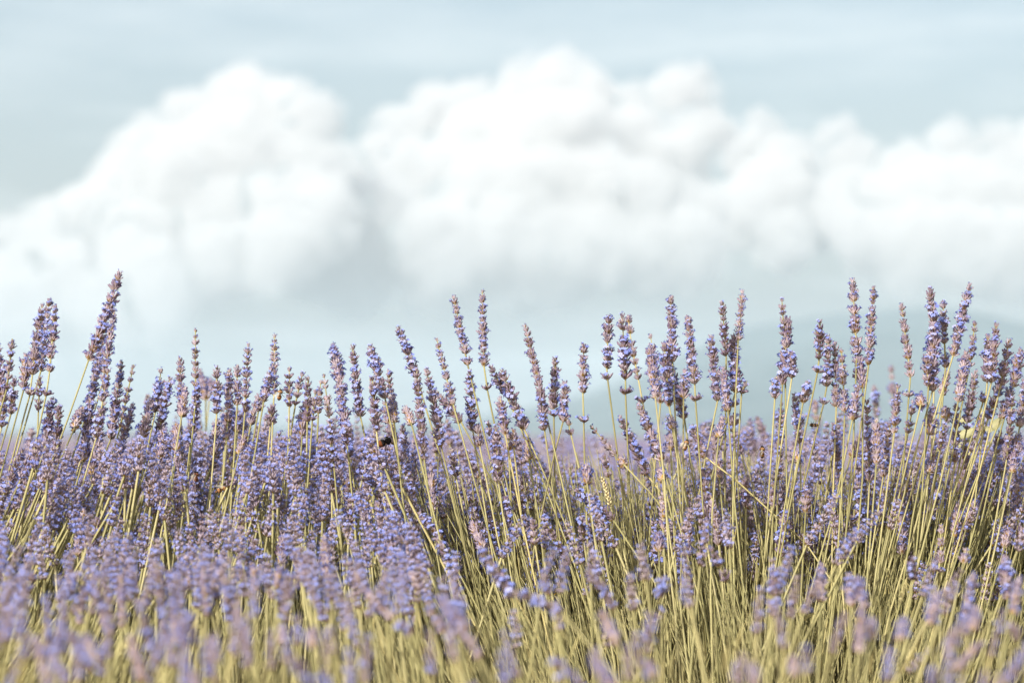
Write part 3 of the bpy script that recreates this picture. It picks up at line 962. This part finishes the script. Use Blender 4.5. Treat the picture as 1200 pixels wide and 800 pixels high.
def build_bees():
    fur = {'dark_fur': plain('dark_fur', (0.02, 0.017, 0.015), 0.8, 0.2), 'rust_fur': plain('rust_fur', (0.15, 0.05, 0.02), 0.85, 0.1), 'amber': plain('amber_band', (0.32, 0.14, 0.04), 0.6, 0.3),
           'brown_fur': plain('brown_fur', (0.28, 0.15, 0.06), 0.9, 0.1), 'red_fur': plain('red_fur', (0.20, 0.075, 0.035), 0.8, 0.2)}
    order = list(fur)
    mats = [fur[k] for k in order]
    m, nt = material('bee_wing')
    p = node(nt, 'ShaderNodeBsdfPrincipled')
    p.inputs['Base Color'].default_value = (0.62, 0.55, 0.42, 1)
    p.inputs['Roughness'].default_value = 0.25
    p.inputs['Alpha'].default_value = 0.3
    out = node(nt, 'ShaderNodeOutputMaterial')
    nt.links.new(p.outputs[0], out.inputs[0])
    wing_m = m
    prof = [(0.0, 0.02), (0.06, 0.09), (0.14, 0.15), (0.24, 0.19), (0.33, 0.195), (0.42, 0.18), (0.50, 0.14), (0.56, 0.075), (0.60, 0.11), (0.66, 0.20), (0.74, 0.225), (0.81, 0.20), (0.86, 0.11), (0.89, 0.13), (0.94, 0.135), (0.98, 0.08), (1.0, 0.02)]
    for px, py, d, L, kind, ang, label in BEES:
        rr = random.Random(int(px))
        fat = 1.35 if kind == 'bumble' else 1.0
        root = bpy.data.objects.new('bee', None)
        root.location = at(px, py, d)
        w = math.radians(ang)
        root.rotation_euler = (0.25, -w, 0.35)
        C.objects.link(root)
        mb = MB()
        sides = 10
        vs, ts, fs = [], [], []
        for (u, r) in prof:
            for k in range(sides):
                a = 2 * math.pi * k / sides
                fz = 1 + (0.06 * rr.random())
                vs.append(Vector(((u - 0.6) * L, math.cos(a) * r * L * fat * fz, (math.sin(a) * r * fat * fz - (0.1 * (0.55 - u) if u < 0.55 else 0)) * L)))
                ts.append((u, 0.5, 0, 1))
        n = len(prof)
        for i in range(n - 1):
            u = (prof[i][0] + prof[i + 1][0]) / 2
            if kind == 'bumble':
                mi = order.index('rust_fur') if u < 0.2 else order.index('dark_fur')
            elif kind == 'dark':
                mi = order.index('dark_fur') if i % 3 else order.index('brown_fur')
            elif kind == 'red':
                mi = order.index('red_fur') if u < 0.8 else order.index('dark_fur')
            else:
                mi = order.index('brown_fur') if u > 0.58 and u < 0.85 else (order.index('dark_fur') if (i in (1, 4, 6) or u > 0.85) else order.index('amber'))
            for k in range(sides):
                k2 = (k + 1) % sides
                mb.add([vs[i * sides + k], vs[(i + 1) * sides + k], vs[(i + 1) * sides + k2], vs[i * sides + k2]], [(0, 1, 2, 3)], mi, [ts[i * sides]] * 4)
        body = link('body', mb.mesh('bee_body', mats), root)
        me = body.data
        bmm = bmesh.new()
        bmm.from_mesh(me)
        bmesh.ops.remove_doubles(bmm, verts=bmm.verts, dist=1e-6)
        bmm.to_mesh(me)
        bmm.free()
        for sgn in (-1, 1):
            for Lw, sweep in ((0.72, 0.35), (0.5, 0.75)):
                mb = MB()
                o = Vector((0.12 * L, sgn * 0.12 * L, 0.19 * L * fat))
                spread = sweep if kind != 'dark' else sweep + 0.5
                ax = Vector((-math.cos(spread * 0.8), sgn * math.sin(spread * 0.8), 0.22)).normalized()
                sd = Vector((ax.y, -ax.x, 0)).normalized()
                pts = []
                for k in range(10):
                    a = 2 * math.pi * k / 10
                    pts.append(o + ax * (0.5 - 0.5 * math.cos(a)) * Lw * L + sd * math.sin(a) * 0.13 * L * (1.2 - 0.4 * math.cos(a)))
                mb.add(pts, [tuple(range(10))], 0, [(0, 0, 0, 1)] * 10)
                link('wing', mb.mesh('bee_wing', [wing_m], False), root)
            for k in range(3):
                mb = MB()
                o = Vector(((0.02 + 0.1 * k) * L, sgn * 0.14 * L, -0.1 * L))
                kn = o + Vector(((k - 1) * 0.12 * L, sgn * 0.17 * L, -0.02 * L))
                mb.tube([o, kn, kn + Vector(((k - 1) * 0.1 * L, sgn * 0.03 * L, -0.22 * L))], [0.025 * L, 0.022 * L, 0.012 * L], 5, 0, 0)
                link('leg', mb.mesh('bee_leg', mats[:1]), root)
            mb = MB()
            o = Vector((0.37 * L, sgn * 0.05 * L, 0.06 * L))
            mb.tube([o, o + Vector((0.09 * L, sgn * 0.05 * L, 0.08 * L)), o + Vector((0.2 * L, sgn * 0.09 * L, 0.03 * L))], [0.012 * L] * 3, 4, 0, 0)
            link('antenna', mb.mesh('bee_antenna', mats[:1]), root)
        describe(root, label, 'bee', 'bees visiting the lavender')



# ------------------------------------------------------------------ masses that nobody could count
def low_spike(mb, tip, base, foot, rr, th=1.0, bloom=None, gap=0.0062, stem_sides=3):
    f = spike_curve(tip, base, None)
    ax = (tip - base).normalized()
    L = (tip - base).length
    near = (min(base.y, 2.6) / 2.4) ** 0.8
    th *= 0.8 * near
    nw = max(3, round(L / (gap * 0.85 * near)))
    if bloom is None:
        bloom = rr.choice((0, 1, 1, 2, 2, 3))
    q0 = ax.to_track_quat('Z', 'Y')
    shift = rr.uniform(-0.3, 0.3)
    for i in range(nw):
        u = i / nw
        sc = th * (1.0 - 0.35 * max(0, u - 0.4) / 0.6) * rr.uniform(0.9, 1.1)
        b = min(3, max(0, bloom + rr.choice((-1, 0, 0, 1))))
        mtx = Matrix.Translation(f(u)) @ (q0 @ Quaternion((0, 0, 1), rr.uniform(0, 6.28))).to_matrix().to_4x4() @ Matrix.Scale(sc, 4)
        mb.merge(rr.choice(WHORL_L[b]), mtx, shift)
    if foot is not None:
        t = -ax
        r = (base - foot).length
        mb.tube(bez3(base, base + t * r * 0.35, foot + (base - foot) * 0.25, foot, 5), [0.0012] * 6, stem_sides, 3, rr.random() * 0.95, cap=False)


FILL_TOP = [(-100, 505), (60, 500), (100, 520), (150, 492), (200, 470), (300, 470), (440, 480), (500, 510), (560, 528), (640, 528), (700, 552), (860, 530), (960, 535), (1040, 505), (1200, 505), (1320, 505)]


def build_bed():
    rr = random.Random(77)
    mb = MB()
    n = 0
    while n < 1420:
        px = rr.uniform(-110, 1310)
        dense = 0.7 if px < 95 else 1.0 if px < 480 else (0.8 if px < 620 else 0.75)
        if rr.random() > dense:
            continue
        y0 = interp(FILL_TOP, px)
        py = y0 + abs(rr.gauss(0, 1)) * 60 + rr.uniform(0, 30)
        if py > 690:
            continue
        d = rr.uniform(2.46, 3.1) if py < 590 else rr.uniform(2.38, 2.8)
        L = rr.uniform(38, 72)
        ln = interp(LEAN, px) * 0.75 + rr.gauss(0, 0.24)
        bx, by = px - ln * L, py + L
        tip, base = at(px, py, d + rr.uniform(-0.02, 0.02)), at(bx, by, d)
        low_spike(mb, tip, base, foot_of(base, d, bx, rr), rr, rr.uniform(0.85, 1.1))
        n += 1
    for _ in range(560):                                           # soft heads of the plants behind, seen through the gaps
        px = rr.uniform(-110, 1310)
        py = rr.uniform(500, 560) + rr.gauss(0, 8)
        d = rr.uniform(3.4, 5.2)
        L = rr.uniform(30, 50)
        ln = rr.gauss(0, 0.2)
        low_spike(mb, at(px, py, d), at(px - ln * L, py + L, d), at(px - ln * 3 * L, py + 4 * L, d), rr, rr.uniform(1.0, 1.25), gap=0.0095)
    for k in range(345):                                           # heads that crowd the front of the thick part of the row
        px = rr.uniform(-40, 480) if k < 320 else rr.uniform(480, 1250)
        py = 510 + 165 * rr.random() ** 1.3 if k < 320 else rr.uniform(570, 650)
        if any(abs(px - q[0]) < 17 and -62 < py - q[1] < 14 for q in BEES):
            continue
        d = interp(DEPTH, py + 25) + rr.uniform(-0.16, 0.05)
        L = rr.uniform(36, 62)
        ln = interp(LEAN, px) * 0.75 + rr.gauss(0, 0.3)
        bx, by = px - ln * L, py + L
        base = at(bx, by, d)
        low_spike(mb, at(px, py, d), base, foot_of(base, d, bx, rr), rr, rr.uniform(0.85, 1.08), rr.choice((1, 2, 2, 3, 3)))
    for k in range(96):
        px = rr.uniform(-40, 330) if k < 48 else rr.uniform(330, 1250)
        py = rr.uniform(640, 770)
        d = interp(DEPTH, py + 25) + rr.uniform(-0.04, 0.06)
        L = rr.uniform(34, 58)
        ln = interp(LEAN, px) * 0.5 + rr.gauss(0, 0.2) - (0.1 if px < 330 else 0)
        bx, by = px - ln * L, py + L
        base = at(bx, by, d)
        low_spike(mb, at(px, py, d), base, foot_of(base, d, bx, rr), rr, rr.uniform(0.85, 1.05))
    for k in range(370):
        px, py = rr.uniform(470, 1290), rr.uniform(540, 632)
        if k > 210:
            px, py = (rr.uniform(770, 1300), rr.uniform(478, 575)) if k > 255 else (rr.uniform(470, 640), rr.uniform(490, 565))
        d = rr.uniform(2.46, 2.95)
        L = rr.uniform(36, 60)
        ln = interp(LEAN, px) * 0.8 + rr.gauss(0, 0.26)
        bx, by = px - ln * L, py + L
        base = at(bx, by, d)
        low_spike(mb, at(px, py, d), base, foot_of(base, d, bx, rr), rr, rr.uniform(0.9, 1.1), rr.choice((1, 2, 3, 3)))
    for k in range(300):                                           # the row goes on to both sides
        px = rr.uniform(-720, -100) if k % 2 else rr.uniform(1300, 1900)
        py = rr.uniform(440, 640)
        d = interp(DEPTH, py) + rr.uniform(0.0, 0.5)
        L = rr.uniform(40, 66)
        ln = interp(LEAN, px) * 0.6 + rr.gauss(0, 0.2)
        bx, by = px - ln * L, py + L
        base = at(bx, by, d)
        low_spike(mb, at(px, py, d), base, foot_of(base, d, bx, rr), rr, rr.uniform(0.9, 1.15), None, 0.0085)
    for _ in range(24):                                            # a few low heads sunk in the near growth
        px, py = rr.uniform(-60, 1260), rr.uniform(650, 830)
        d = interp(DEPTH, py) + rr.uniform(0.05, 0.3)
        L = rr.uniform(30, 60)
        ln = interp(LEAN, px) + rr.gauss(0, 0.3)
        low_spike(mb, at(px, py, d), at(px - ln * L, py + L, d), None, rr, 0.9)
    o = link('lavender_bed', mb.mesh('lavender_bed', M_HEAD), None, 'stuff')
    o['label'] = 'crowded purple lavender heads filling the row behind the front stems'
    o['category'] = 'lavender'


def build_foliage():
    """the thicket of bare stalks and narrow leaves that carries the heads"""
    rr = random.Random(5)
    mb = MB()
    for i in range(13500):
        px = rr.uniform(-160, 1380) if i < 9000 else (rr.uniform(-750, -160) if i % 2 else rr.uniform(1380, 1950))
        py = rr.triangular(520, 735, 580) if px > 470 else rr.triangular(560, 750, 630)
        d = interp(DEPTH, py - 30) + rr.uniform(0.06, 0.5)
        p = at(px, py, d)
        base = foot_of(p, d, px, rr, 0.95)
        base.x += rr.gauss(0, 0.085)
        base.y += rr.gauss(0, 0.10)
        q = p.lerp(base, rr.uniform(0.75, 1.0))
        bend = Vector((rr.gauss(0, 0.010), rr.gauss(0, 0.010) - 0.02, 0))
        r = rr.uniform(0.00055, 0.0009)
        mb.tube([p, p.lerp(q, 0.35) + bend, p.lerp(q, 0.7) + bend, q], [r * 0.7, r * 0.9, r, r], 3, 3, rr.random() * 0.97, cap=False)
    for i in range(1100):
        px = rr.uniform(-190, 1390)
        py = 740 + 230 * rr.random() ** 0.7
        d = interp(DEPTH, py) + rr.uniform(0.08, 0.5)
        p = at(px, py, d)
        ln = interp(LEAN, px) * 0.8 + rr.gauss(0, 0.3)
        up = Vector((ln, rr.gauss(-0.1, 0.3), 1)).normalized()
        s = up.cross(Vector((rr.gauss(0, 1), rr.gauss(0, 1), 0.2))).normalized()
        L, w = rr.uniform(0.018, 0.036) * d / 2.4, rr.uniform(0.0006, 0.0011) * d / 2.4
        out = Vector((rr.gauss(0, 0.12), rr.gauss(0, 0.12), 0)) * L
        g = 1.0 if rr.random() < 0.02 else rr.random() * 0.9
        a, b, c = p, p + up * L * 0.5 + out * 0.3, p + up * L + out
        mb.add([a - s * w * 0.4, a + s * w * 0.4, b + s * w, c, b - s * w], [(0, 1, 2, 3, 4)], 4, [(0, g, 0, 1)] * 5)
    o = link('lavender_foliage', mb.mesh('lavender_foliage', M_HEAD), None, 'stuff')
    o['label'] = 'thicket of straw green lavender stalks and narrow leaves'
    o['category'] = 'foliage'


def build_field():
    """further rows of the field, small and soft behind the first"""
    rr = random.Random(9)
    mb = MB()
    for row in range(8):
        y = 4.0 + row * 1.5 + 0.06 * row * row
        half = y * 0.20 + 0.4
        count = int(210 + 40 * row)
        for _ in range(count):
            x = rr.uniform(-half, half)
            yy = y + rr.gauss(0, 0.22)
            h = 0.60 + 0.10 * noise.noise(Vector((x * 1.2, yy, 4))) - 0.8 * (yy - y) ** 2 + rr.gauss(0, 0.035)
            ln = rr.gauss(0, 0.16)
            tip = Vector((x, yy, h + 0.05))
            base = Vector((x - ln * 0.05, yy, h))
            ax = (tip - base).normalized()
            g = rr.random()
            for k in range(5 if row > 2 else 8):
                nb = 5 if row > 2 else 8
                c = base + (tip - base) * (k / nb)
                r = 0.006 * (1 - 0.4 * k / nb) * rr.uniform(0.8, 1.3)
                a0 = rr.uniform(0, 6.28)
                vs = [c - ax * 0.003] + [c + Vector((math.cos(a0 + q * 2.1) * r, math.sin(a0 + q * 2.1) * r, 0.002)) for q in range(3)] + [c + ax * 0.009]
                mb.add(vs, [(0, 2, 1), (0, 3, 2), (0, 1, 3), (4, 1, 2), (4, 2, 3), (4, 3, 1)], 1 if rr.random() < 0.42 else 0, [(rr.uniform(0.3, 1), g, 0, 1)] * 5)
            mb.tube([base, base - Vector((ln * 0.25, rr.gauss(0, 0.03), 0.3))], [0.0014, 0.0016], 3, 3, rr.random() * 0.9, cap=False)
    o = link('lavender_field', mb.mesh('lavender_field', M_HEAD), None, 'stuff')
    o['label'] = 'soft purple rows of lavender further back in the field'
    o['category'] = 'lavender field'
    vs, fs = [], []                                                # far rows as low mounds
    for row in range(40):
        y = 17 + row * 1.9 + 0.11 * row * row
        half = y * 0.3 + 3
        nx = 60
        o0 = len(vs)
        for i in range(nx + 1):
            x = -half + 2 * half * i / nx
            for k, (dy, hz) in enumerate(((-0.55, 0.0), (-0.42, 0.34), (0, 0.56), (0.42, 0.34), (0.55, 0.0))):
                vs.append((x, y + dy + 0.05 * noise.noise(Vector((x, row, k))), hz * (1 + 0.14 * noise.noise(Vector((x * 2.2, row * 3.1, k * 0.7))))))
        for i in range(nx):
            for k in range(4):
                a = o0 + i * 5 + k
                fs.append((a, a + 5, a + 6, a + 1))
    me = bpy.data.meshes.new('field_rows')
    me.from_pydata(vs, [], fs)
    me.materials.append(M_ROWS)
    me.polygons.foreach_set('use_smooth', [True] * len(fs))
    o = link('field_rows', me, None, 'stuff')
    o['label'] = 'distant low lavender rows running out towards the hill'
    o['category'] = 'lavender field'


build_ground()
build_hill()
build_clouds()
build_lavenders()
build_weed()
build_bees()
build_bed()
build_foliage()
build_field()
build_haze()
